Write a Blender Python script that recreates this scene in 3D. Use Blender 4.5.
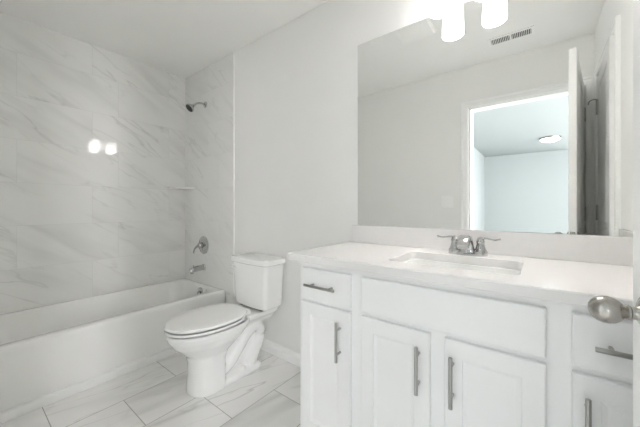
import bpy, bmesh, math, random
from mathutils import Vector, Matrix

for o in list(bpy.data.objects):
    bpy.data.objects.remove(o)
SC = bpy.context.scene
COL = SC.collection
PI = math.pi

# ------------------------------------------------------------------ camera
F_PX, YAW, HORIZON = 284.4, 0.6595, 207.42
cam_d = bpy.data.cameras.new('camera')
cam_d.sensor_fit = 'HORIZONTAL'
cam_d.sensor_width = 36.0
cam_d.lens = F_PX / 640.0 * 36.0
cam_d.shift_y = -(213.5 - HORIZON) / 640.0
cam_d.clip_start = 0.01
cam = bpy.data.objects.new('camera', cam_d)
COL.objects.link(cam)
cam.location = (0.0, -1.484, 1.104)
cam.rotation_euler = (PI / 2, 0, YAW)
SC.camera = cam

# ------------------------------------------------------------------ world, added bedroom daylight, exposure
world = bpy.data.worlds.new('world')
SC.world = world
world.use_nodes = True
bg = world.node_tree.nodes['Background']
bg.inputs['Color'].default_value = (0.80, 0.92, 1.0, 1)
bg.inputs['Strength'].default_value = 2.0

def area_light(name, loc, rot, sx, sy, power, color):
    d = bpy.data.lights.new(name, 'AREA')
    d.shape = 'RECTANGLE'
    d.size, d.size_y = sx, sy
    d.energy = power
    d.color = color
    o = bpy.data.objects.new(name, d)
    COL.objects.link(o)
    o.location = loc
    o.rotation_euler = rot
    return o

# area lights added at three unseen bedroom windows, placed to brighten the bathroom
DAY = (1.0, 0.97, 0.995)
area_light('bedroom_added_daylight', (2.98, -2.30, 1.5), (0, PI / 2, 0), 1.3, 0.85, 138, DAY)
area_light('bedroom_added_daylight', (2.98, -4.45, 1.5), (0, PI / 2, 0), 1.3, 1.9, 85, DAY)
area_light('bedroom_added_daylight', (1.65, -7.17, 1.40), (PI / 2, 0, 0), 1.7, 1.7, 32, DAY)
LAMP_STRENGTH = 6.6

SC.view_settings.view_transform = 'Standard'
SC.view_settings.look = 'None'
SC.view_settings.gamma = 1.0
SC.view_settings.use_curve_mapping = False
SC.view_settings.exposure = 0.50
SC.cycles.max_bounces = 32
SC.cycles.diffuse_bounces = 24
SC.cycles.glossy_bounces = 8
SC.cycles.sample_clamp_indirect = 20.0

# ------------------------------------------------------------------ materials
def new_mat(name):
    m = bpy.data.materials.new(name)
    m.use_nodes = True
    return m, m.node_tree, m.node_tree.nodes['Principled BSDF']

def N(nt, kind, **kw):
    n = nt.nodes.new(kind)
    for k, v in kw.items():
        setattr(n, k, v)
    return n

def math_node(nt, op, a, b=None, c=None, clamp=False):
    n = nt.nodes.new('ShaderNodeMath')
    n.operation = op
    n.use_clamp = clamp
    for i, v in enumerate((a, b, c)):
        if v is None:
            continue
        if isinstance(v, (int, float)):
            n.inputs[i].default_value = v
        else:
            nt.links.new(v, n.inputs[i])
    return n.outputs[0]

def mix_col(nt, fac, a, b):
    n = nt.nodes.new('ShaderNodeMix')
    n.data_type = 'RGBA'
    for sock, v in ((n.inputs[0], fac), (n.inputs[6], a), (n.inputs[7], b)):
        if isinstance(v, (int, float)):
            sock.default_value = v
        elif isinstance(v, tuple):
            sock.default_value = v if len(v) == 4 else (*v, 1)
        else:
            nt.links.new(v, sock)
    return n.outputs[2]

def plain(name, col, rough=0.5, metal=0.0, var=0.02, scale=6.0, bump=0.0, bscale=200.0, coat=0.0, spec=0.5):
    """a solid finish with a little procedural variation"""
    m, nt, p = new_mat(name)
    tc = N(nt, 'ShaderNodeTexCoord')
    nz = N(nt, 'ShaderNodeTexNoise')
    nz.inputs['Scale'].default_value = scale
    nz.inputs['Detail'].default_value = 2
    nt.links.new(tc.outputs['Object'], nz.inputs['Vector'])
    lo = tuple(max(0, c * (1 - var)) for c in col)
    hi = tuple(min(1, c * (1 + var)) for c in col)
    nt.links.new(mix_col(nt, nz.outputs['Fac'], lo, hi), p.inputs['Base Color'])
    p.inputs['Roughness'].default_value = rough
    p.inputs['Metallic'].default_value = metal
    p.inputs['Specular IOR Level'].default_value = spec
    p.inputs['Coat Weight'].default_value = coat
    if bump > 0:
        n2 = N(nt, 'ShaderNodeTexNoise')
        n2.inputs['Scale'].default_value = bscale
        nt.links.new(tc.outputs['Object'], n2.inputs['Vector'])
        b = N(nt, 'ShaderNodeBump')
        b.inputs['Strength'].default_value = bump
        b.inputs['Distance'].default_value = 0.001
        nt.links.new(n2.outputs['Fac'], b.inputs['Height'])
        nt.links.new(b.outputs['Normal'], p.inputs['Normal'])
    return m

def marble(name, ax_u, ax_v, tw, thh, off_u, off_v, shift, vein_dir, base, vein, joint, rough, vein_amt, joint_amt, joint_w=0.0022, stretch=5.0, spec=0.9):
    """marble-look tiles: ax_u/ax_v are object axes (0,1,2); tiles tw long in u and thh in v, alternate rows shifted"""
    m, nt, p = new_mat(name)
    tc = N(nt, 'ShaderNodeTexCoord')
    sp = N(nt, 'ShaderNodeSeparateXYZ')
    nt.links.new(tc.outputs['Object'], sp.inputs[0])
    u = math_node(nt, 'SUBTRACT', sp.outputs[ax_u], off_u)
    v = math_node(nt, 'SUBTRACT', sp.outputs[ax_v], off_v)
    vr = math_node(nt, 'DIVIDE', v, thh)
    row = math_node(nt, 'FLOOR', vr)
    par = math_node(nt, 'FLOORED_MODULO', row, 2.0)
    us = math_node(nt, 'ADD', math_node(nt, 'DIVIDE', u, tw), math_node(nt, 'MULTIPLY', par, shift))
    colm = math_node(nt, 'FLOOR', us)
    fu = math_node(nt, 'MULTIPLY', math_node(nt, 'SUBTRACT', us, colm), tw)
    fv = math_node(nt, 'MULTIPLY', math_node(nt, 'SUBTRACT', vr, row), thh)
    du = math_node(nt, 'MINIMUM', fu, math_node(nt, 'SUBTRACT', tw, fu))
    dv = math_node(nt, 'MINIMUM', fv, math_node(nt, 'SUBTRACT', thh, fv))
    dj = math_node(nt, 'MINIMUM', du, dv)
    jm = math_node(nt, 'LESS_THAN', dj, joint_w / 2)
    cv = N(nt, 'ShaderNodeCombineXYZ')
    nt.links.new(row, cv.inputs[0]); nt.links.new(colm, cv.inputs[1])
    wn = N(nt, 'ShaderNodeTexWhiteNoise', noise_dimensions='3D')
    nt.links.new(cv.outputs[0], wn.inputs['Vector'])
    w = math_node(nt, 'MULTIPLY', wn.outputs['Value'], 40.0)
    # coordinates along / across the veins
    du_, dv_ = vein_dir
    L = math.hypot(du_, dv_); du_ /= L; dv_ /= L
    al = math_node(nt, 'ADD', math_node(nt, 'MULTIPLY', u, du_), math_node(nt, 'MULTIPLY', v, dv_))
    ac = math_node(nt, 'ADD', math_node(nt, 'MULTIPLY', u, -dv_), math_node(nt, 'MULTIPLY', v, du_))
    cc = N(nt, 'ShaderNodeCombineXYZ')
    nt.links.new(al, cc.inputs[0])
    nt.links.new(math_node(nt, 'MULTIPLY', ac, stretch), cc.inputs[1])
    def ridge(scale, detail, width, seed, rough_):
        n = N(nt, 'ShaderNodeTexNoise', noise_dimensions='4D')
        nt.links.new(cc.outputs[0], n.inputs['Vector'])
        nt.links.new(math_node(nt, 'ADD', w, seed), n.inputs['W'])
        n.inputs['Scale'].default_value = scale
        n.inputs['Detail'].default_value = detail
        n.inputs['Roughness'].default_value = rough_
        d = math_node(nt, 'ABSOLUTE', math_node(nt, 'SUBTRACT', n.outputs['Fac'], 0.5))
        return math_node(nt, 'SUBTRACT', 1.0, math_node(nt, 'DIVIDE', d, width), clamp=True)
    def mask(scale, lo, hi, seed):
        n = N(nt, 'ShaderNodeTexNoise', noise_dimensions='4D')
        nt.links.new(cc.outputs[0], n.inputs['Vector'])
        nt.links.new(math_node(nt, 'ADD', w, seed), n.inputs['W'])
        n.inputs['Scale'].default_value = scale
        mr = N(nt, 'ShaderNodeMapRange')
        mr.inputs['From Min'].default_value = lo
        mr.inputs['From Max'].default_value = hi
        nt.links.new(n.outputs['Fac'], mr.inputs['Value'])
        return mr.outputs[0]
    thin = math_node(nt, 'MULTIPLY', ridge(1.5, 3, 0.020, 3.1, .5), mask(1.0, .42, .62, 9.7))
    soft = math_node(nt, 'MULTIPLY', ridge(1.1, 2, 0.11, 17.0, .5), mask(.8, .45, .7, 23.0))
    cloud = mask(0.9, .3, .8, 31.0)
    tot = math_node(nt, 'ADD', math_node(nt, 'MULTIPLY', thin, 0.6),
                    math_node(nt, 'ADD', math_node(nt, 'MULTIPLY', soft, 0.55), math_node(nt, 'MULTIPLY', cloud, 0.12)))
    tot = math_node(nt, 'MULTIPLY', tot, vein_amt, clamp=True)
    c1 = mix_col(nt, tot, base, vein)
    c2 = mix_col(nt, math_node(nt, 'MULTIPLY', jm, joint_amt), c1, joint)
    nt.links.new(c2, p.inputs['Base Color'])
    p.inputs['Roughness'].default_value = rough
    p.inputs['Specular IOR Level'].default_value = spec
    return m

def emitter(name, col, strength, base=(0.9, 0.9, 0.9)):
    m, nt, p = new_mat(name)
    p.inputs['Base Color'].default_value = (*base, 1)
    p.inputs['Roughness'].default_value = 0.35
    tc = N(nt, 'ShaderNodeTexCoord')
    nz = N(nt, 'ShaderNodeTexNoise')
    nz.inputs['Scale'].default_value = 12
    nt.links.new(tc.outputs['Object'], nz.inputs['Vector'])
    nt.links.new(mix_col(nt, nz.outputs['Fac'], tuple(c * .97 for c in col), col), p.inputs['Emission Color'])
    p.inputs['Emission Strength'].default_value = strength
    return m

M = {}
M['wall'] = plain('wall_paint', (0.865, 0.865, 0.853), 0.75, var=.012, bump=.12, bscale=260)
M['ceiling'] = plain('ceiling_paint', (0.925, 0.925, 0.912), 0.85, var=.012, bump=.15, bscale=180)
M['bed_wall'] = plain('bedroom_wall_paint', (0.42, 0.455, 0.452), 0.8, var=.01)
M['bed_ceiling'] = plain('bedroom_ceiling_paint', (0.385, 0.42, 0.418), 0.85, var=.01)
M['trim'] = plain('trim_paint', (0.93, 0.93, 0.925), 0.35, var=.008)
M['door'] = plain('door_paint', (0.86, 0.86, 0.855), 0.38, var=.008)
M['cabinet'] = plain('cabinet_paint', (0.895, 0.895, 0.893), 0.32, var=.008)
M['quartz'] = plain('white_quartz', (0.81, 0.797, 0.79), 0.14, var=.018, scale=60)
M['china'] = plain('vitreous_china', (0.90, 0.90, 0.895), 0.07, var=.006, coat=.3)
M['seat'] = plain('white_seat_plastic', (0.90, 0.90, 0.895), 0.16, var=.006)
M['acrylic'] = plain('tub_enamel', (0.89, 0.89, 0.877), 0.15, var=.006, coat=.2)
M['chrome'] = plain('chrome', (0.55, 0.55, 0.55), 0.10, 1.0, var=.02)
M['nickel'] = plain('brushed_nickel', (0.44, 0.42, 0.39), 0.26, 1.0, var=.05, scale=40)
M['pull'] = plain('satin_nickel_pull', (0.46, 0.455, 0.44), 0.28, 1.0, var=.05, scale=40)
M['dark'] = plain('dark_rubber', (0.05, 0.05, 0.05), 0.6, var=.1)
M['mirror'] = plain('mirror_silver', (0.955, 0.968, 0.955), 0.0, 1.0, var=.001)
M['mirror_edge'] = plain('mirror_edge_glass', (0.22, 0.25, 0.24), 0.2, var=.05)
M['grille'] = plain('white_grille', (0.95, 0.95, 0.94), 0.45, var=.01)
M['duct_shade'] = plain('duct_shadow', (0.12, 0.12, 0.12), 0.8, var=.1)
M['carpet'] = plain('bedroom_carpet', (0.62, 0.60, 0.57), 0.95, var=.08, scale=90, bump=.5, bscale=500)
M['shelf'] = plain('white_shelf_glaze', (0.87, 0.87, 0.86), 0.15, var=.008)
M['shade'] = emitter('lit_frosted_shade', (1.0, 0.955, 0.93), LAMP_STRENGTH)
M['bulb'] = emitter('lit_bulb', (1.0, 0.96, 0.92), 222.0)
M['dome'] = emitter('lit_ceiling_dome', (1.0, 0.97, 0.93), 6.0)
TB, TV, TJ = (0.87, 0.87, 0.857), (0.44, 0.44, 0.43), (0.50, 0.50, 0.485)
M['tile_left'] = marble('marble_tile_left', 1, 2, 0.61, 0.305, -0.60 - .61 * 3, 0.06, 0.3, (1.0, -0.62), TB, TV, TJ, 0.06, 0.55, 0.3)
M['tile_far'] = marble('marble_tile_far', 0, 2, 0.61, 0.305, -2.912 - .61 * 3, 0.06, 0.3, (1.0, -0.75), TB, TV, TJ, 0.06, 0.42, 0.15)
M['tile_floor'] = marble('marble_tile_floor', 1, 0, 0.592, 0.306, -1.1825 - .592 * 4, -1.886 - .306 * 11, 0.5, (1.0, 0.30), (0.88, 0.872, 0.86), (0.43, 0.43, 0.415), (0.36, 0.36, 0.345), 0.13, 0.85, 0.9, .0038, 4.5)

# ------------------------------------------------------------------ object helpers
def root_loc(o):
    v = Vector((0, 0, 0))
    while o is not None:
        v += o.location
        o = o.parent
    return v

def shade_smooth(me, ang=0.6):
    for p in me.polygons:
        p.use_smooth = True
    bm = bmesh.new(); bm.from_mesh(me)
    for e in bm.edges:
        if len(e.link_faces) == 2 and e.calc_face_angle(0) > ang:
            e.smooth = False
    bm.to_mesh(me); bm.free()

def obj(name, bm, mat, parent=None, smooth=True, origin=None):
    bmesh.ops.recalc_face_normals(bm, faces=bm.faces)
    off = root_loc(parent) if parent else (Vector(origin) if origin else Vector((0, 0, 0)))
    bmesh.ops.translate(bm, verts=bm.verts, vec=-off)
    me = bpy.data.meshes.new(name)
    bm.to_mesh(me); bm.free()
    if smooth:
        shade_smooth(me)
    mats = mat if isinstance(mat, (list, tuple)) else [mat]
    for mm in mats:
        me.materials.append(mm)
    o = bpy.data.objects.new(name, me)
    COL.objects.link(o)
    if parent:
        o.parent = parent
    else:
        o.location = off
    return o

def tag(o, label, cat, group=None):
    o['label'] = label
    o['category'] = cat
    if group:
        o['group'] = group
    return o

def thing(name, label, cat, loc=(0, 0, 0), group=None):
    o = bpy.data.objects.new(name, None)
    o.empty_display_size = 0.05
    COL.objects.link(o)
    o.location = loc
    return tag(o, label, cat, group)

def struct(name, bm, mat, smooth=False, label=None):
    o = obj(name, bm, mat, None, smooth)
    o['kind'] = 'structure'
    if label:
        o['label'] = label
    return o

def B():
    return bmesh.new()

def add_box(bm, x0, x1, y0, y1, z0, z1, bev=0.0, seg=2):
    vs = [bm.verts.new((x, y, z)) for x in (x0, x1) for y in (y0, y1) for z in (z0, z1)]
    q = [(0, 1, 3, 2), (4, 6, 7, 5), (0, 4, 5, 1), (2, 3, 7, 6), (0, 2, 6, 4), (1, 5, 7, 3)]
    fs = [bm.faces.new([vs[i] for i in f]) for f in q]
    if bev > 0:
        es = set(e for f in fs for e in f.edges)
        bmesh.ops.bevel(bm, geom=list(es), offset=bev, segments=seg, profile=.5, affect='EDGES')
    return bm

def box(*a, **k):
    return add_box(B(), *a, **k)

def loft(bm, rings, cap0=True, cap1=True, closed=False):
    R = [[bm.verts.new(p) for p in r] for r in rings]
    n = len(R[0])
    pairs = list(zip(R[:-1], R[1:]))
    if closed:
        pairs.append((R[-1], R[0]))
    for a, b in pairs:
        for i in range(n):
            j = (i + 1) % n
            bm.faces.new((a[i], a[j], b[j], b[i]))
    if not closed:
        if cap0: bm.faces.new(R[0][::-1])
        if cap1: bm.faces.new(R[-1])
    return bm

def rrect(x0, x1, y0, y1, r, z, n=6):
    pts = []
    for cx, cy, a0 in ((x1 - r, y1 - r, 0), (x0 + r, y1 - r, PI / 2), (x0 + r, y0 + r, PI), (x1 - r, y0 + r, 1.5 * PI)):
        for i in range(n + 1):
            a = a0 + PI / 2 * i / n
            pts.append((cx + r * math.cos(a), cy + r * math.sin(a), z))
    return pts

def lathe(bm, prof, mat4=None, seg=32, cap=True):
    """profile of (radius, height) about local Z, placed by a 4x4 matrix"""
    rings = []
    for r, h in prof:
        rings.append([(max(r, 1e-5) * math.cos(2 * PI * i / seg), max(r, 1e-5) * math.sin(2 * PI * i / seg), h) for i in range(seg)])
    if mat4 is not None:
        rings = [[tuple(mat4 @ Vector(p)) for p in r] for r in rings]
    return loft(bm, rings, cap, cap)

def axis_mat(origin, direction):
    q = Vector((0, 0, 1)).rotation_difference(Vector(direction).normalized())
    return Matrix.Translation(origin) @ q.to_matrix().to_4x4()

def catmull(pts, sub=6):
    pts = [Vector(p) for p in pts]
    P = [pts[0] * 2 - pts[1]] + pts + [pts[-1] * 2 - pts[-2]]
    out = []
    for i in range(1, len(P) - 2):
        a, b, c, d = P[i - 1:i + 3]
        for k in range(sub):
            t = k / sub
            out.append(.5 * ((2 * b) + (c - a) * t + (2 * a - 5 * b + 4 * c - d) * t * t + (3 * b - a - 3 * c + d) * t ** 3))
    out.append(pts[-1])
    return out

def tube(bm, pts, rad, seg=12, sub=6, flat=1.0, up=(0, 0, 1)):
    """swept tube; rad a number or one per control point; flat squashes it along 'up'"""
    n = len(pts)
    rads = [rad] * n if isinstance(rad, (int, float)) else list(rad)
    path = catmull(pts, sub) if sub > 1 else [Vector(p) for p in pts]
    rr = []
    for k in range(len(path)):
        t = k / (sub if sub > 1 else 1)
        i = min(int(t), n - 2); f = t - i
        rr.append(rads[i] * (1 - f) + rads[i + 1] * f)
    rings = []
    upv = Vector(up)
    for k, p in enumerate(path):
        tan = (path[min(k + 1, len(path) - 1)] - path[max(k - 1, 0)]).normalized()
        s = tan.cross(upv)
        if s.length < 1e-4:
            s = tan.cross(Vector((1, 0, 0)))
        s.normalize()
        u2 = s.cross(tan).normalized()
        rings.append([tuple(p + rr[k] * (s * math.cos(2 * PI * i / seg) + u2 * flat * math.sin(2 * PI * i / seg))) for i in range(seg)])
    return loft(bm, rings)

def cyl(bm, a, b, r, seg=16, bev=0.0):
    a, b = Vector(a), Vector(b)
    L = (b - a).length
    prof = [(r, 0), (r, L)] if bev <= 0 else [(r - bev, 0), (r, bev), (r, L - bev), (r - bev, L)]
    return lathe(bm, prof, axis_mat(a, b - a), seg)

# ------------------------------------------------------------------ room shell
XL, XR = -2.912, 0.327          # tiled wall, right wall
YN = -1.536                     # wall with the doorway
H = 2.44
WT = 0.115
DX0, DX1, DH = -0.536, 0.272, 2.045     # bathroom doorway
CY0, CY1 = -1.362, -0.700               # closet doorway in right wall
TX = -2.084                             # end of the tile on the far wall
BX0, BX1, BY1 = -1.165, 3.0, -7.2       # bedroom

fl = struct('floor', box(XL - .1, XR + .1, YN - WT / 2, .1, -.08, 0), M['tile_floor'])
struct('ceiling', box(XL - .1, XR + .9, YN - WT / 2, .1, H, H + .08), M['ceiling'])
struct('wall_far', box(XL - .1, XR + .1, 0, .12, 0, H), M['wall'])
struct('wall_left', box(XL - .12, XL, YN - WT, 0, 0, H), M['tile_left'])
struct('wall_far_tile', box(XL, TX, -.009, 0, .34, H), M['tile_far'])
struct('trim_1', box(TX, TX + .006, -.0105, 0, .37, H, bev=.002), M['trim'])

b = B()
add_box(b, XL - .1, DX0, YN - WT, YN, 0, H)
add_box(b, DX1, XR + .1, YN - WT, YN, 0, H)
add_box(b, DX0, DX1, YN - WT, YN, DH, H)
struct('wall_near', b, M['wall'])
b = B()
add_box(b, XR, XR + .11, CY1, 0, 0, H)
add_box(b, XR, XR + .11, YN, CY0, 0, H)
add_box(b, XR, XR + .11, CY0, CY1, DH, H)
struct('wall_right', b, M['wall'])
# closet behind the right-hand door
b = B()
add_box(b, XR + .11, XR + .8, CY1 + .1, CY1 + .16, 0, H)
add_box(b, XR + .11, XR + .8, CY0 - .16, CY0 - .1, 0, H)
add_box(b, XR + .8, XR + .86, CY0 - .16, CY1 + .16, 0, H)
struct('wall_closet', b, M['wall'])
struct('floor_closet', box(XR + .1, XR + .86, CY0 - .16, CY1 + .16, -.08, 0), M['tile_floor'])

# bedroom seen through the doorway (in the mirror)
struct('floor_bedroom', box(BX0 - .1, BX1 + .1, BY1 - .1, YN - WT / 2, -.08, 0), M['carpet'])
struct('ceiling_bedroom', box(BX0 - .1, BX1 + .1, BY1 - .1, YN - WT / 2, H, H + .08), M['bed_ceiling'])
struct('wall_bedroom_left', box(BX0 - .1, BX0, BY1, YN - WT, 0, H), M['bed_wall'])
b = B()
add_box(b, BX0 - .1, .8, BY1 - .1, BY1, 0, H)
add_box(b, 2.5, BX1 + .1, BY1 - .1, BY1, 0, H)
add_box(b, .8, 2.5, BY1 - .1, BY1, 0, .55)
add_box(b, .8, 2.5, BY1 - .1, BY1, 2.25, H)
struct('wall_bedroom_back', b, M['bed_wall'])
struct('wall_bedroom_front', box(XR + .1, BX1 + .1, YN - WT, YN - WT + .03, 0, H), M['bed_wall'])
b = B()
for y0, y1 in ((BY1, -5.4), (-3.5, -2.75), (-1.85, YN - WT)):
    add_box(b, BX1, BX1 + .1, y0, y1, 0, H)
for y0, y1 in ((-5.4, -3.5), (-2.75, -1.85)):
    add_box(b, BX1, BX1 + .1, y0, y1, 0, .85)
    add_box(b, BX1, BX1 + .1, y0, y1, 2.15, H)
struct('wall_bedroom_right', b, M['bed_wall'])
b = B()
for y0, y1, z0, z1 in ((-5.4, -5.35, .85, 2.15), (-3.55, -3.5, .85, 2.15), (-5.4, -3.5, .85, .90), (-5.4, -3.5, 2.10, 2.15), (-5.4, -3.5, 1.48, 1.52)):
    add_box(b, BX1 + .03, BX1 + .07, y0, y1, z0, z1)
struct('added_window_1', b, M['trim'])  # added unseen window, placed so its light reaches the toilet side
b = B()
for y0, y1, z0, z1 in ((-2.75, -2.70, .85, 2.15), (-1.90, -1.85, .85, 2.15), (-2.75, -1.85, .85, .90), (-2.75, -1.85, 2.10, 2.15), (-2.75, -1.85, 1.48, 1.52)):
    add_box(b, BX1 + .03, BX1 + .07, y0, y1, z0, z1)
struct('added_window_3', b, M['trim'])  # added unseen window, aimed to brighten the tub and tiled wall
b = B()
for x0, x1, z0, z1 in ((.8, .85, .55, 2.25), (2.45, 2.5, .55, 2.25), (.8, 2.5, .55, .60), (.8, 2.5, 2.20, 2.25), (.8, 2.5, 1.38, 1.42)):
    add_box(b, x0, x1, BY1 - .07, BY1 - .03, z0, z1)
struct('added_window_2', b, M['trim'])  # added unseen window, placed to brighten the cabinet fronts

# trims -------------------------------------------------------------
def add_profile_bar(bm, prof, p0, p1, out):
    """prof: (distance out of the wall, height); runs from p0 to p1 along the floor"""
    p0, p1, out = Vector(p0), Vector(p1), Vector(out)
    r0 = [tuple(p0 + out * d + Vector((0, 0, h))) for d, h in prof]
    r1 = [tuple(p1 + out * d + Vector((0, 0, h))) for d, h in prof]
    return loft(bm, [r0, r1])

BASEB = [(0, 0), (.016, 0), (.016, .052), (.0125, .060), (.009, .066), (.006, .080), (.003, .083), (0, .083)]
struct('baseboard_far', add_profile_bar(B(), BASEB, (TX + .012, 0, 0), (-.87, 0, 0), (0, -1, 0)), M['trim'])
struct('baseboard_near', add_profile_bar(B(), BASEB, (-2.16, YN, 0), (DX0 - .068, YN, 0), (0, 1, 0)), M['trim'])
b = B()
add_profile_bar(b, BASEB, (XR, YN, 0), (XR, CY0 - .06, 0), (-1, 0, 0))
struct('baseboard_right', b, M['trim'])
struct('baseboard_bedroom', add_profile_bar(B(), BASEB, (BX0, BY1, 0), (BX1, BY1, 0), (0, 1, 0)), M['trim'])

CAS = [(0, 0), (.010, 0), (.015, .006), (.016, .030), (.013, .036), (.013, .046), (.018, .052), (.018, .062), (.014, .066), (0, .066)]
def add_casing(bm, s0, s1, top, plane, sgn, axis, w=.066):
    """mitred three-sided casing round an opening s0..s1 along axis 'x' or 'y' on a wall plane"""
    prof = [(d, t * w / .066) for d, t in CAS]
    stations = []
    for (ds, dz, base_s, base_z) in ((-1, 0, s0, 0), (-1, 1, s0, top), (1, 1, s1, top), (1, 0, s1, 0)):
        ring = []
        for d, t in prof:
            s = base_s + ds * t
            if axis == 'x':
                s = min(s, XR - .0005)
            z = base_z + dz * t
            ring.append((s, plane + sgn * d, z) if axis == 'x' else (plane + sgn * d, s, z))
        stations.append(ring)
    return loft(bm, stations)

struct('trim_2', add_casing(B(), DX0 - .004, DX1 + .004, DH + .0, YN, 1, 'x'), M['trim'], label='white door casing round the bathroom doorway')
struct('trim_3', add_casing(B(), DX0 - .004, DX1 + .004, DH + .0, YN - WT, -1, 'x'), M['trim'])
struct('trim_4', add_casing(B(), CY0 - .002, CY1 + .002, DH, XR, -1, 'y', .056), M['trim'], label='white casing round the closet door')
b = B()
JT = .016
add_box(b, DX0 - .004, DX0 + JT - .004, YN - WT, YN, 0, DH)
add_box(b, DX1 - JT + .004, DX1 + .004, YN - WT, YN, 0, DH)
add_box(b, DX0, DX1, YN - WT, YN, DH - JT + .004, DH + .004)
add_box(b, DX0 + JT - .004, DX0 + JT + .007, YN - .075, YN - .04, 0, DH - JT)
struct('trim_5', b, M['trim'])

# ------------------------------------------------------------------ doors
def panel_face(bm, xs, zs, y, sgn, panels):
    """one moulded face in the XZ plane at y, sgn = outward direction along y, with sunk panels (x0,x1,z0,z1)"""
    gx = sorted(set([xs[0], xs[1]] + [p for q in panels for p in q[:2]]))
    gz = sorted(set([zs[0], zs[1]] + [p for q in panels for p in q[2:]]))
    vc = {}
    def V(x, z):
        k = (round(x, 5), round(z, 5))
        if k not in vc:
            vc[k] = bm.verts.new((x, y, z))
        return vc[k]
    for i in range(len(gx) - 1):
        for j in range(len(gz) - 1):
            q = (gx[i], gx[i + 1], gz[j], gz[j + 1])
            if any(abs(q[0] - p[0]) < 1e-6 and abs(q[1] - p[1]) < 1e-6 and abs(q[2] - p[2]) < 1e-6 and abs(q[3] - p[3]) < 1e-6 for p in panels):
                rings = [[V(q[0], q[2]), V(q[1], q[2]), V(q[1], q[3]), V(q[0], q[3])]]
                for ins, dep in ((.008, .006), (.018, .0075), (.026, .0075), (.045, .002)):
                    rings.append([bm.verts.new((a, y - sgn * dep, c)) for a, c in
                                  ((q[0] + ins, q[2] + ins), (q[1] - ins, q[2] + ins), (q[1] - ins, q[3] - ins), (q[0] + ins, q[3] - ins))])
                for a, c in zip(rings[:-1], rings[1:]):
                    for k in range(4):
                        l = (k + 1) % 4
                        bm.faces.new((a[k], a[l], c[l], c[k]))
                bm.faces.new(rings[-1])
            else:
                bm.faces.new((V(q[0], q[2]), V(q[1], q[2]), V(q[1], q[3]), V(q[0], q[3])))

def door_slab(w, t, z0, z1):
    """closed in local coords: hinge edge at x=0, slab runs to -x, thickness from y=-t to 0"""
    bm = B()
    st = .115
    panels = [(-w + st, -st, z0 + .24, z0 + .82), (-w + st, -st, z0 + .96, z1 - .085)]
    panel_face(bm, (-w, 0), (z0, z1), 0, 1, panels)
    panel_face(bm, (-w, 0), (z0, z1), -t, -1, panels)
    ring0 = [(-w, 0, z0), (0, 0, z0), (0, 0, z1), (-w, 0, z1)]
    a = [bm.verts.new(p) for p in ring0]
    c = [bm.verts.new((p[0], -t, p[2])) for p in ring0]
    for k in range(4):
        l = (k + 1) % 4
        bm.faces.new((a[k], a[l], c[l], c[k]))
    bmesh.ops.remove_doubles(bm, verts=bm.verts, dist=1e-5)
    return bm

def egg_knob(bm, x, z, y0, sgn):
    """egg shaped knob, rose on the face y0, pointing along sgn*y"""
    prof = [(0.030, 0), (0.0325, .002), (0.0325, .005), (.030, .008), (.021, .0115), (.0135, .014), (.0115, .018), (.0115, .024), (.0135, .026), (.0135, .029),
            (.0115, .030), (.013, .033), (.0185, .038), (.0228, .045), (.0247, .053), (.0243, .061), (.0215, .069), (.0165, .075), (.0095, .079), (.003, .0805), (0, .0807)]
    lathe(bm, [(r * .90, h * .92) for r, h in prof], axis_mat((x, y0, z), (0, sgn, 0)), 40)

def flip_y(bm):
    for v in bm.verts:
        v.co.y = -v.co.y
    return bm

def hinge_bm(z, x=0.004, y=0.004):
    bm = B()
    cyl(bm, (x, y, z - .05), (x, y, z + .05), .0075, 14, .001)
    lathe(bm, [(.0045, 0), (.0065, .004), (.003, .010), (0, .011)], Matrix.Translation((x, y, z + .05)), 12)
    add_box(bm, -.035, 0.001, -.0005, .0022, z - .05, z + .05)
    return bm

TS = .035
d1 = bpy.data.objects.new('door_1', None)
COL.objects.link(d1)
d1['kind'] = 'structure'
d1['label'] = 'open white bathroom door with egg shaped nickel knob at the right edge'
W1 = DX1 - DX0 - .006
obj('door_panel', door_slab(W1, TS, .012, 2.032), M['door'], d1, smooth=False)
for sgn, y0 in ((-1, -TS), (1, 0)):
    b = B(); egg_knob(b, -W1 + .060, .932, y0, sgn)
    k = obj('door_knob', b, M['nickel'], d1)
b = B(); add_box(b, -W1 - .0012, -W1 + .001, -TS / 2 - .0125, -TS / 2 + .0125, .902, .962, bev=.0005)
obj('latch_plate', b, M['nickel'], d1)
for z in (.25, 1.05, 1.82):
    obj('hinge', hinge_bm(z), M['nickel'], d1)
d1.location = (DX1 - .001, YN + .003, 0)
d1.rotation_euler = (0, 0, -math.radians(82.4))

d2 = bpy.data.objects.new('door_2', None)
COL.objects.link(d2)
d2['kind'] = 'structure'
d2['label'] = 'white panelled closet door standing slightly open in the right wall'
W2 = (CY1 - CY0) - .006
obj('door_panel', flip_y(door_slab(W2, TS, .012, 2.032)), M['door'], d2, smooth=False)
for z in (.22, 1.063, 1.82):
    b = hinge_bm(z)
    if z > 1.5:                      # hinge-pin stop on the top hinge
        tube(b, [(.004, .004, z + .058), (-.012, .022, z + .06), (-.004, .045, z + .052), (.0, .05, z + .03)], .004, 8, 4)
    obj('hinge', flip_y(b), M['pull'], d2)
# the slab's -x becomes +y along the right wall; its knuckle side faces the bathroom
d2.location = (XR - .002, CY0 + .002, 0)
d2.rotation_euler = (0, 0, -PI / 2 + math.radians(2.6))

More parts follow.
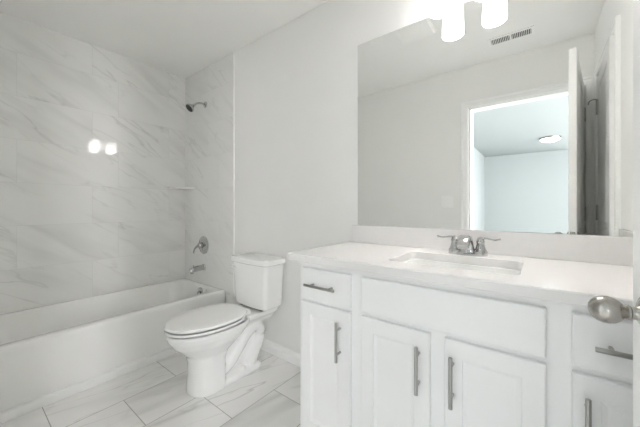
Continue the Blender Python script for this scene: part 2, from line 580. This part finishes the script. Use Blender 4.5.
# ------------------------------------------------------------------ bathtub
tub = thing('bathtub', 'white alcove bathtub with a flat apron beneath the marble tile', 'bathtub', (-2.55, -.765, 0))
x0, x1, y0, y1 = XL + .003, -2.197, YN + .004, -.011
rings = [rrect(x0, x1 - .008, y0, y1, .012, 0), rrect(x0, x1 - .008, y0, y1, .012, .10), rrect(x0, x1, y0, y1, .012, .345), rrect(x0, x1, y0, y1, .012, .362),
         rrect(x0 + .003, x1 - .003, y0 + .003, y1 - .003, .012, .371), rrect(x0 + .010, x1 - .010, y0 + .010, y1 - .010, .015, .3755),
         rrect(x0 + .018, x1 - .022, y0 + .018, y1 - .022, .02, .3765)]
ix0, ix1, iy0, iy1 = x0 + .040, x1 - .085, y0 + .07, y1 - .070
rings += [rrect(ix0 - .012, ix1 + .014, iy0 - .012, iy1 + .012, .15, .3750), rrect(ix0 - .004, ix1 + .005, iy0 - .004, iy1 + .004, .15, .370),
          rrect(ix0, ix1, iy0, iy1, .15, .358), rrect(ix0 + .012, ix1 - .012, iy0 + .03, iy1 - .010, .15, .30),
          rrect(ix0 + .035, ix1 - .035, iy0 + .10, iy1 - .030, .15, .17), rrect(ix0 + .06, ix1 - .06, iy0 + .17, iy1 - .055, .14, .10),
          rrect(ix0 + .10, ix1 - .10, iy0 + .23, iy1 - .10, .12, .075)]
b = B(); loft(b, rings, True, True)
obj('basin', b, M['acrylic'], tub)
b = B()
SK = [(-.01, 0), (.024, 0), (.026, .004), (.026, .038), (.024, .045), (.018, .049), (-.01, .049)]
r0 = [(x1 - .002 + d, y0, z) for d, z in SK]; r1 = [(x1 - .002 + d, y1, z) for d, z in SK]
loft(b, [r0, r1])
obj('skirt', b, M['acrylic'], tub)
oy = iy1 - .003
b = B()
lathe(b, [(.036, 0), (.036, .006), (.030, .011), (.012, .0125), (0, .0125)], axis_mat((-2.475, oy - .004, .332), (0, -1, .10)), 32)
ov = obj('overflow_plate', b, M['chrome'], tub)
b = B()
tube(b, [(-2.475, oy - .014, .332), (-2.475, oy - .028, .335), (-2.475, oy - .034, .325), (-2.475, oy - .034, .307)], [.006, .006, .0055, .004], 10, 4)
obj('overflow_lever', b, M['chrome'], ov)
b = B(); lathe(b, [(.032, 0), (.032, .004), (.022, .006), (0, .006)], Matrix.Translation((-2.53, iy1 - .20, .0755)), 24)
obj('drain', b, M['chrome'], tub)

# shower fittings on the tiled end wall ------------------------------------
SXc = -2.555
TW = -.009
sp = thing('tub_spout', 'chrome tub spout on the tiled wall below the shower valve', 'tub spout', (SXc, TW, .53))
b = B()
pts = [(SXc, TW, .530), (SXc, TW - .04, .530), (SXc, TW - .085, .527), (SXc, TW - .118, .518), (SXc, TW - .134, .505)]
tube(b, pts, [.026, .0265, .0265, .0245, .019], 24, 5)
cyl(b, (SXc, TW - .118, .512), (SXc, TW - .119, .488), .0155, 18)
obj('spout', b, M['chrome'], sp)
b = B(); lathe(b, [(.033, 0), (.033, .004), (.028, .009), (.026, .010)], axis_mat((SXc, TW, .530), (0, -1, 0)), 28)
obj('flange', b, M['chrome'], sp)
b = B(); cyl(b, (SXc, TW - .105, .548), (SXc, TW - .105, .566), .006, 12, .0015)
obj('diverter_knob', b, M['chrome'], sp)

sv = thing('shower_valve', 'round chrome shower valve with lever above the tub spout', 'shower valve', (SXc, TW, .742))
b = B(); lathe(b, [(.086, 0), (.086, .003), (.080, .008), (.050, .013), (.034, .016), (.030, .018)], axis_mat((SXc, TW, .742), (0, -1, 0)), 48)
obj('escutcheon', b, M['chrome'], sv)
b = B(); lathe(b, [(.028, .015), (.027, .040), (.025, .050), (.018, .057), (0, .060)], axis_mat((SXc, TW, .742), (0, -1, 0)), 32)
hb = obj('handle', b, M['chrome'], sv)
b = B()
tube(b, [(SXc, TW - .047, .742), (SXc - .035, TW - .056, .728), (SXc - .070, TW - .058, .698), (SXc - .088, TW - .056, .665)], [.013, .011, .0095, .008], 14, 5, .7, (0, 1, 0))
obj('lever', b, M['chrome'], hb)

sh = thing('shower_sprayer', 'small chrome shower head on a short arm high on the tiled wall', 'shower head', (SXc + .03, TW, 2.08))
ax = SXc + .03
b = B(); lathe(b, [(.030, 0), (.030, .003), (.024, .010), (.012, .014)], axis_mat((ax, TW, 2.083), (0, -1, 0)), 28)
obj('flange', b, M['chrome'], sh)
b = B(); tube(b, [(ax, TW, 2.083), (ax, TW - .04, 2.085), (ax, TW - .085, 2.072), (ax, TW - .115, 2.048)], .0095, 14, 6)
obj('arm', b, M['chrome'], sh)
hd = Vector((0, -.72, -.69))
b = B()
lathe(b, [(.011, 0), (.014, .004), (.014, .014), (.013, .018), (.020, .028), (.034, .048), (.040, .056), (.0405, .066), (.038, .069)], axis_mat((ax, TW - .110, 2.053), hd), 32)
h_ = obj('head', b, M['chrome'], sh)
b = B()
lathe(b, [(.0375, .0685), (.034, .0705), (.0, .0712)], axis_mat((ax, TW - .110, 2.053), hd), 32)
obj('spray_face', b, M['dark'], h_)['label'] = 'dark spray face'

# corner shelf
b = B()
def shelf_ring(r, z):
    p = [(XL + .0, -.009, z)]
    for i in range(17):
        a = -PI / 2 * i / 16
        p.append((XL + r * math.cos(a), -.009 + r * math.sin(a), z))
    return p
loft(b, [shelf_ring(.176, 1.286), shelf_ring(.182, 1.290), shelf_ring(.182, 1.301), shelf_ring(.178, 1.304)])
tag(obj('corner_shelf', b, M['shelf'], None, True, origin=(XL, -.009, 1.286)), 'white quarter-round corner shelf in the tiled shower corner', 'shelf')

# ------------------------------------------------------------------ toilet
TC = -1.632
toi = thing('toilet', 'white two-piece toilet with elongated bowl between tub and vanity', 'toilet', (TC, -.35, 0))

def egg(hw, yf, yb, z, n=48, ym=None, ef=2.0, eb=2.4):
    """egg outline: half width hw, front tip at yf, back at yb (yb > yf)"""
    ym = ym if ym is not None else yf + (yb - yf) * .55
    pts = []
    for i in range(n):
        a = 2 * PI * i / n
        c, s = math.cos(a), math.sin(a)
        e = ef if s < 0 else eb
        px = hw * math.copysign(abs(c) ** (2 / e), c)
        py = (ym - yf if s < 0 else yb - ym) * math.copysign(abs(s) ** (2 / e), s)
        pts.append((TC + px, ym + py, z))
    return pts

b = B()
# pedestal and bowl
loft(b, [egg(.112, -.640, -.440, 0, ym=-.53, eb=5), egg(.112, -.640, -.440, .03, ym=-.53, eb=5), egg(.105, -.632, -.440, .10, ym=-.53, eb=5),
         egg(.106, -.634, -.435, .18, ym=-.53, eb=4), egg(.112, -.646, -.41, .225, ym=-.52, eb=3.4), egg(.134, -.682, -.36, .262, ym=-.50, eb=3),
         egg(.158, -.722, -.31, .300, ym=-.48, eb=2.6), egg(.174, -.748, -.27, .340, ym=-.47, eb=2.6), egg(.179, -.757, -.25, .368, ym=-.47, eb=2.6),
         egg(.177, -.755, -.25, .379, ym=-.47, eb=2.6), egg(.173, -.751, -.25, .384, ym=-.47, eb=2.6), egg(.162, -.739, -.26, .382, ym=-.47, eb=2.6),
         egg(.150, -.726, -.27, .362, ym=-.47, eb=2.6), egg(.128, -.70, -.30, .31, ym=-.48, eb=2.6), egg(.08, -.64, -.36, .26, ym=-.50, eb=2.6)])
# rear deck under the tank
loft(b, [rrect(TC - .075, TC + .075, -.36, -.04, .03, .300), rrect(TC - .10, TC + .10, -.33, -.03, .03, .335), rrect(TC - .125, TC + .125, -.30, -.022, .03, .362),
         rrect(TC - .13, TC + .13, -.30, -.022, .03, .384), rrect(TC - .125, TC + .125, -.295, -.027, .03, .388)])
# core wall and foot
loft(b, [rrect(TC - .045, TC + .045, -.47, -.19, .03, .0), rrect(TC - .045, TC + .045, -.47, -.17, .03, .2), rrect(TC - .055, TC + .055, -.44, -.10, .03, .33)])
loft(b, [rrect(TC - .105, TC + .105, -.56, -.150, .05, 0), rrect(TC - .105, TC + .105, -.56, -.150, .05, .018), rrect(TC - .094, TC + .094, -.55, -.162, .05, .034), rrect(TC - .06, TC + .06, -.52, -.19, .03, .05)])
# trapway: rises towards the tank, then drops to the floor
for s in (-1, 1):
    xx = TC + s * .050
    tube(b, [(xx, -.47, .075), (xx, -.40, .115), (xx, -.335, .185), (xx, -.27, .255), (xx, -.20, .285), (xx - s * .004, -.150, .245), (xx - s * .006, -.150, .175), (xx, -.195, .11), (xx, -.225, .055), (xx, -.225, .005)],
         [.040, .044, .046, .046, .045, .043, .041, .042, .046, .050], 16, 5)
    lathe(b, [(.016, 0), (.016, .012), (.011, .022), (0, .026)], Matrix.Translation((TC + s * .078, -.31, .036)), 16)
raw = obj('bowl_raw', b, M['china'], toi)
rm = raw.modifiers.new('remesh', 'REMESH'); rm.mode = 'VOXEL'; rm.voxel_size = .0055; rm.use_smooth_shade = True
sm = raw.modifiers.new('smooth', 'SMOOTH'); sm.factor = .5; sm.iterations = 7
bpy.context.view_layer.update()
dg = bpy.context.evaluated_depsgraph_get()
me = bpy.data.meshes.new_from_object(raw.evaluated_get(dg))
me.name = 'bowl'
for p in me.polygons:
    p.use_smooth = True
if not me.materials:
    me.materials.append(M['china'])
bowl = bpy.data.objects.new('bowl', me)
COL.objects.link(bowl)
bowl.parent = toi
bpy.data.objects.remove(raw)

def seat_ring(ins, z, back):
    return egg(.181 - ins, -.762 + ins, back - ins * .5, z, ym=-.50, ef=2.05, eb=2.5, n=64)
b = B()
loft(b, [seat_ring(.07, .400, -.285), seat_ring(.012, .3990, -.285), seat_ring(.003, .3935, -.285), seat_ring(.0, .395, -.285), seat_ring(0, .403, -.285), seat_ring(.0015, .4075, -.285), seat_ring(.008, .4065, -.285), seat_ring(.016, .4015, -.285), seat_ring(.04, .4010, -.285), seat_ring(.066, .4045, -.285), seat_ring(.072, .4030, -.285)], closed=True)
obj('seat', b, M['seat'], toi)
b = B()
loft(b, [seat_ring(.03, .4215, -.275), seat_ring(.008, .4195, -.275), seat_ring(.003, .4175, -.275), seat_ring(-.001, .4190, -.275), seat_ring(.001, .425, -.275), seat_ring(.006, .4315, -.275), seat_ring(.03, .4360, -.275), seat_ring(.08, .4380, -.275)])
obj('seat_lid', b, M['seat'], toi)
for s in (-1, 1):
    b = B()
    cyl(b, (TC + s * .072 - .02, -.272, .412), (TC + s * .072 + .02, -.272, .412), .011, 16, .002)
    add_box(b, TC + s * .072 - .016, TC + s * .072 + .016, -.288, -.252, .386, .408, bev=.003)
    obj('seat_hinge', b, M['seat'], toi)

def tank_ring(hw, yf, z, bulge=.012, n=12):
    """tank plan: flat back at y=-.028, slightly bowed front, rounded corners"""
    pts = rrect(TC - hw, TC + hw, yf, -.028, .03, z, 6)
    out = []
    for x, y, zz in pts:
        t = (x - TC) / hw
        if y < -.1:
            y -= bulge * (1 - t * t)
        out.append((x, y, zz))
    return out
def dense(ring, k=4):
    out = []
    n = len(ring)
    for i in range(n):
        a, c = ring[i], ring[(i + 1) % n]
        d = math.dist(a, c)
        m = 10 if d > .08 else 1
        for j in range(m):
            f = j / m
            out.append(tuple(a[q] * (1 - f) + c[q] * f for q in range(3)))
    return out
def tank_ring2(hw, yf, z, bulge=.014):
    ring = dense(rrect(TC - hw, TC + hw, yf, -.028, .028, z, 6))
    return [(x, y - (bulge * (1 - min(1, ((x - TC) / hw) ** 2)) if y < -.12 else 0), zz) for x, y, zz in ring]
b = B()
loft(b, [tank_ring2(.160, -.190, .401), tank_ring2(.166, -.196, .407), tank_ring2(.172, -.200, .46), tank_ring2(.182, -.206, .60), tank_ring2(.190, -.210, .698), tank_ring2(.186, -.206, .7055)])
tank = obj('tank', b, M['china'], toi)
b = B()
loft(b, [tank_ring2(.196, -.214, .706), tank_ring2(.205, -.222, .711), tank_ring2(.207, -.224, .722), tank_ring2(.206, -.223, .737), tank_ring2(.199, -.217, .744), tank_ring2(.17, -.19, .7465)])
obj('tank_lid', b, M['china'], toi)
b = B()
lathe(b, [(.017, 0), (.017, .010), (.014, .014), (.012, .020)], axis_mat((TC - .163, -.206, .672), (0, -1, 0)), 20)
tube(b, [(TC - .168, -.224, .672), (TC - .155, -.232, .672), (TC - .135, -.236, .670), (TC - .115, -.236, .666)], [.012, .011, .009, .009], 12, 5, .7)
obj('flush_lever', b, M['seat'], toi)
b = B()
for s in (-1, 1):
    cyl(b, (TC + s * .07, -.12, .386), (TC + s * .07, -.12, .398), .018, 14)
add_box(b, TC - .118, TC + .118, -.185, -.05, .3875, .4015, bev=.003)
obj('tank_gasket', b, M['dark'], toi)['label'] = 'dark rubber gasket under the tank'

# ------------------------------------------------------------------ vanity
VX0, VX1 = -.868, XR - .002
van = thing('vanity_cabinet', 'long white shaker vanity cabinet with bar pulls under the white countertop', 'vanity cabinet', (-.27, -.25, 0))
FY = -.511
b = B()
add_box(b, VX0, VX1, -.46, -.004, .0, .10)
add_box(b, VX0, VX1, FY, -.004, .10, .861, bev=.0012, seg=1)
# open well for the sink: the body is a shell, so cut its top by building rails instead
b.free()
b = B()
TH = .018
add_box(b, VX0, VX0 + TH, FY, -.004, 0, .861)                       # left end
add_box(b, VX1 - TH, VX1, FY, -.004, 0, .861)                       # right end
add_box(b, VX0 + TH, VX1 - TH, FY + .001, -.01, .10, .118)          # bottom
add_box(b, VX0 + TH, VX1 - TH, -.012, -.004, .118, .861)            # back
add_box(b, VX0 + TH, VX1 - TH, -.455, -.44, 0, .10)                 # toe kick
add_box(b, VX0 + TH, VX1 - TH, FY, FY + TH, .118, .861)             # face frame sheet
obj('carcass', b, M['cabinet'], van, smooth=False)

def slab_front(x0, x1, z0, z1, y_back=FY - .0005, t=.0185):
    def R(i, y):
        return [(x0 + i, y, z0 + i), (x1 - i, y, z0 + i), (x1 - i, y, z1 - i), (x0 + i, y, z1 - i)]
    yf = y_back - t
    return loft(B(), [R(0, y_back), R(0, yf + .004), R(.0015, yf + .0012), R(.004, yf)])

def shaker_front(x0, x1, z0, z1, fr=.052, y_back=FY - .0005, t=.0185):
    def R(i, y):
        return [(x0 + i, y, z0 + i), (x1 - i, y, z0 + i), (x1 - i, y, z1 - i), (x0 + i, y, z1 - i)]
    yf = y_back - t
    return loft(B(), [R(0, y_back), R(0, yf + .004), R(.0015, yf + .0012), R(.004, yf), R(fr, yf), R(fr + .0025, yf + .0035), R(fr + .012, yf + .0065), R(fr + .014, yf + .0065)])

def bar_pull(cx, cz, vertical, y_face=FY - .019, L=.156, pitch=.096):
    bm = B()
    yb = y_face - .030
    d = Vector((0, 0, 1)) if vertical else Vector((1, 0, 0))
    c = Vector((cx, yb, cz))
    cyl(bm, c - d * L / 2, c + d * L / 2, .006, 16, .0008)
    for s in (-1, 1):
        q = c + d * s * pitch / 2
        cyl(bm, q, (q.x, y_face + .0005, q.z), .0048, 12)
    return bm

ZD0, ZD1 = .120, .689      # doors
ZR0, ZR1 = .706, .838      # drawer row
def cab_door(x0, x1, px):
    d = obj('cabinet_door', shaker_front(x0, x1, ZD0, ZD1), M['cabinet'], van, smooth=False)
    obj('bar_pull', bar_pull(px, .570, True), M['pull'], d)
def cab_drawer(x0, x1):
    d = obj('drawer_front', slab_front(x0, x1, ZR0, ZR1), M['cabinet'], van, smooth=False)
    obj('bar_pull', bar_pull((x0 + x1) / 2 - .008, .771, False), M['pull'], d)
LX0, LX1, C0, CA, CB, C1, RX0, RX1 = -.845, -.592, -.543, -.287, -.242, .012, .063, .312
cab_door(LX0, LX1, -.637)
cab_door(C0, CA, -.321)
cab_door(CB, C1, -.216)
cab_door(RX0, RX1, .090)
cab_drawer(LX0, LX1)
cab_drawer(RX0, RX1)
obj('false_front', slab_front(C0, C1, ZR0, ZR1), M['cabinet'], van, smooth=False)

# countertop with a sink cut-out
CT0, CT1 = .865, .8965
SX0, SX1, SY0, SY1 = -.478, -.052, -.438, -.146
ctx0, ctx1, cty0, cty1 = -.910, XR - .0015, -.5525, -.0015
rg = lambda i, z: rrect(ctx0 + i, ctx1 - i, cty0 + i, cty1 - i, .004, z)
hole = lambda i, z: rrect(SX0 - i, SX1 + i, SY0 - i, SY1 + i, .032, z)
b = B()
loft(b, [rg(.0015, CT0), rg(0, CT0 + .002), rg(0, CT1 - .003), rg(.003, CT1), hole(.002, CT1), hole(0, CT1 - .002), hole(0, CT0)], closed=True)
tag(obj('countertop', b, M['quartz'], None, True, origin=(-.29, -.28, CT0)), 'white quartz countertop with a sink cut-out on top of the vanity', 'countertop')
tag(obj('backsplash', box(-.892, XR - .0015, -.0215, -.0015, CT1 + .0005, .9985, bev=.0015), M['quartz'], None, False, origin=(-.28, -.01, CT1)),
    'low white quartz backsplash strip below the mirror', 'backsplash')
tag(obj('side_splash', box(XR - .0215, XR - .0015, -.548, -.0225, CT1 + .0005, .9985, bev=.0015), M['quartz'], None, False, origin=(XR - .01, -.28, CT1)),
    'white quartz side splash against the right wall at the counter end', 'side splash')

# sink
snk = thing('sink', 'white rectangular undermount sink set into the countertop', 'sink', (-.265, -.292, .72))
b = B()
def so(i, z, r=.045):
    return rrect(SX0 + i, SX1 - i, SY0 + i, SY1 - i, r, z)
loft(b, [so(-.022, CT0 - .0015), so(.0, CT0 - .0015, .036), so(.004, CT0 - .006), so(.010, .80), so(.018, .755), so(.032, .733, .05), so(.06, .725, .05), so(.10, .722, .04)], cap0=False)
loft(b, [so(-.022, CT0 - .0015), so(-.022, CT0 - .012), so(-.006, CT0 - .016), so(0, .79), so(.012, .74), so(.06, .71, .04)], cap0=False)
bmesh.ops.remove_doubles(b, verts=b.verts, dist=1e-5)
obj('sink_bowl', b, M['china'], snk)
b = B(); lathe(b, [(.030, 0), (.030, .003), (.022, .005), (.018, .002), (0, .002)], Matrix.Translation((-.265, -.27, .7225)), 28)
obj('drain', b, M['chrome'], snk)

# faucet
FXc, FYc, FZ = -.255, -.092, CT1
fa = thing('faucet', 'chrome two-handle bathroom faucet behind the sink', 'faucet', (FXc, FYc, FZ))
b = B()
def oblong(hx, hy, z, n=10):
    return rrect(FXc - hx, FXc + hx, FYc - hy, FYc + hy, hy * .98, z, n)
loft(b, [oblong(.078, .026, FZ + .0005), oblong(.078, .026, FZ + .006), oblong(.074, .022, FZ + .011), oblong(.060, .014, FZ + .012)])
obj('base_plate', b, M['chrome'], fa)
def srect(cy, cz, hw, ht, tilt, n=6):
    """section of the spout: rounded rectangle hw wide, ht deep, tilted about x; tilt 0 = horizontal section"""
    pts = rrect(-hw, hw, -ht, ht, min(hw, ht) * .75, 0, n)
    c, s = math.cos(tilt), math.sin(tilt)
    return [(FXc + x, cy + y * c, cz + y * s) for x, y, _ in pts]
b = B()
loft(b, [srect(FYc, FZ + .008, .0330, .024, 0), srect(FYc - .001, FZ + .020, .0295, .0205, .05), srect(FYc - .005, FZ + .040, .0260, .0175, .25), srect(FYc - .014, FZ + .058, .0245, .0160, .55),
         srect(FYc - .032, FZ + .073, .0238, .0140, .95), srect(FYc - .056, FZ + .074, .0238, .0150, 1.35), srect(FYc - .080, FZ + .064, .0235, .0150, 1.80), srect(FYc - .097, FZ + .048, .0230, .0140, 2.2),
         srect(FYc - .101, FZ + .042, .0205, .0115, 2.3)])
obj('spout', b, M['chrome'], fa)
b = B(); cyl(b, (FXc, FYc + .020, FZ + .008), (FXc, FYc + .020, FZ + .050), .0028, 10); lathe(b, [(.003, 0), (.006, .003), (.006, .007), (0, .010)], Matrix.Translation((FXc, FYc + .020, FZ + .050)), 12)
obj('lift_rod', b, M['chrome'], fa)
for s in (-1, 1):
    hx = FXc + s * .051
    b = B()
    lathe(b, [(.0270, .006), (.0270, .018), (.0225, .024), (.0185, .034), (.0155, .048), (.0145, .053), (.0165, .056), (.0165, .062), (.0145, .066), (.0120, .074), (.008, .079), (0, .081)], Matrix.Translation((hx, FYc, FZ)), 32)
    hnd = obj('handle', b, M['chrome'], fa)
    b = B()
    tube(b, [(hx, FYc, FZ + .070), (hx + s * .018, FYc - .003, FZ + .076), (hx + s * .036, FYc - .008, FZ + .073), (hx + s * .054, FYc - .012, FZ + .071), (hx + s * .074, FYc - .016, FZ + .076)],
         [.0075, .0065, .0050, .0055, .0068], 12, 5, .6)
    obj('lever', b, M['chrome'], hnd)

# ------------------------------------------------------------------ mirror
b = box(-.860, XR - .004, -.0062, -.0012, .9995, 2.070)
mo = obj('wall_mirror', b, [M['mirror'], M['mirror_edge']], None, False, origin=(-.27, -.0012, .9995))
for p in mo.data.polygons:
    p.material_index = 0 if p.normal.y < -.5 else 1
tag(mo, 'large frameless rectangular mirror above the vanity backsplash', 'mirror')

# ------------------------------------------------------------------ vanity light
LXc = -.267
vl = thing('vanity_light', 'two-lamp vanity light with frosted white shades above the mirror', 'vanity light', (LXc, 0, 2.22))
b = B()
r = lambda i, y: [(x, y, z) for x, z, _ in rrect(LXc - .15 + i, LXc + .15 - i, 2.165 + i, 2.275 - i, .02, 0)]
loft(b, [r(0, -.001), r(0, -.018), r(.004, -.022)])
obj('back_plate', b, M['nickel'], vl)
for s in (-1, 1):
    lx = LXc + s * .0925
    b = B()
    tube(b, [(lx, -.018, 2.22), (lx, -.06, 2.226), (lx, -.105, 2.212), (lx, -.12, 2.175)], .008, 12, 5)
    lathe(b, [(.012, 0), (.024, -.008), (.026, -.036), (.022, -.036)], Matrix.Translation((lx, -.12, 2.185)), 24)
    arm = obj('lamp_arm', b, M['nickel'], vl)
    b = B()
    prof = [(q, z_ + .03) for q, z_ in ((.020, 2.122), (.040, 2.120), (.046, 2.112), (.0485, 2.06), (.0515, 1.968), (.0495, 1.968), (.0465, 2.06), (.044, 2.108), (.020, 2.116))]
    seg = 40
    rings = [[(lx + q * math.cos(2 * PI * i / seg), -.12 + q * math.sin(2 * PI * i / seg), z) for i in range(seg)] for q, z in prof]
    loft(b, rings, closed=True)
    obj('lamp_shade', b, M['shade'], vl)
    b = B()
    lathe(b, [(0, -.085), (.012, -.083), (.024, -.072), (.0285, -.055), (.025, -.035), (.014, -.012), (.012, 0)], Matrix.Translation((lx, -.12, 2.15)), 24)
    obj('bulb', b, M['bulb'], vl)

# ------------------------------------------------------------------ ceiling fittings, switch (seen in the mirror)
fx0, fx1, fy0, fy1 = -.885, -.625, -.772, -.512
fan = thing('exhaust_fan', 'square white exhaust fan cover on the ceiling in front of the vanity', 'exhaust fan', ((fx0 + fx1) / 2, (fy0 + fy1) / 2, H))
b = B()
loft(b, [rrect(fx0, fx1, fy0, fy1, .01, H - .0005), rrect(fx0, fx1, fy0, fy1, .01, H - .010), rrect(fx0 + .010, fx1 - .010, fy0 + .010, fy1 - .010, .012, H - .022), rrect(fx0 + .03, fx1 - .03, fy0 + .03, fy1 - .03, .012, H - .024)])
obj('cover', b, M['grille'], fan)
b = B()
for k in range(9):
    yy = fy0 + .05 + k * .02
    add_box(b, fx0 + .045, fx1 - .045, yy, yy + .006, H - .0265, H - .023)
obj('louver', b, M['grille'], fan, smooth=False)

vx0, vx1, vy0, vy1 = -.335, -.035, -1.262, -1.138
vent = thing('ceiling_vent', 'white rectangular air register with two louver banks on the ceiling', 'vent', ((vx0 + vx1) / 2, (vy0 + vy1) / 2, H))
b = B()
zf = H - .006
gx = [vx0, vx0 + .02, (vx0 + vx1) / 2 - .006, (vx0 + vx1) / 2 + .006, vx1 - .02, vx1]
add_box(b, gx[0], gx[1], vy0, vy1, zf, H - .0005); add_box(b, gx[4], gx[5], vy0, vy1, zf, H - .0005)
add_box(b, gx[2], gx[3], vy0 + .02, vy1 - .02, zf, H - .0005)
add_box(b, gx[1], gx[4], vy0, vy0 + .020, zf, H - .0005); add_box(b, gx[1], gx[4], vy1 - .020, vy1, zf, H - .0005)
obj('frame', b, M['grille'], vent, smooth=False)
obj('duct_shade_sheet', box(gx[1], gx[4], vy0 + .020, vy1 - .020, H - .0015, H - .0005), M['duct_shade'], vent, smooth=False)  # dark sheet on the ceiling, coloured as the shade behind the louvers
for a, c in ((gx[1], gx[2]), (gx[3], gx[4])):
    b = B()
    n = 11
    for k in range(n):
        xx = a + (c - a) * (k + .5) / n
        add_box(b, xx - .0016, xx + .0016, vy0 + .018, vy1 - .018, H - .0075, H - .0012)
    obj('louver', b, M['grille'], vent, smooth=False)

sw = thing('light_switch', 'white two-gang light switch plate on the wall beside the doorway', 'light switch', (-.728, YN, 1.16))
b = B()
r = lambda i, y: [(x, y, z) for x, z, _ in rrect(-.787 + i, -.669 - i, 1.102 + i, 1.218 - i, .006, 0)]
loft(b, [r(0, YN + .0008), r(0, YN + .003), r(.004, YN + .0065)])
obj('plate', b, M['trim'], sw)
for cxs in (-.751, -.705):
    b = B()
    add_box(b, cxs - .0165, cxs + .0165, YN + .005, YN + .0085, 1.127, 1.193, bev=.001)
    add_box(b, cxs - .0145, cxs + .0145, YN + .0075, YN + .011, 1.16, 1.190, bev=.001)
    obj('rocker', b, M['trim'], sw, smooth=False)

bl = thing('ceiling_light', 'round flush ceiling light in the room beyond the doorway', 'ceiling light', (.145, -5.5, H))
b = B(); lathe(b, [(.165, -.0005), (.17, -.012), (.165, -.030), (.155, -.034)], Matrix.Translation((.145, -5.5, H)), 40)
obj('ring', b, M['nickel'], bl)
b = B(); lathe(b, [(.152, -.030), (.148, -.045), (.125, -.066), (.08, -.082), (.03, -.089), (0, -.090)], Matrix.Translation((.145, -5.5, H)), 40)
obj('dome', b, M['dome'], bl)
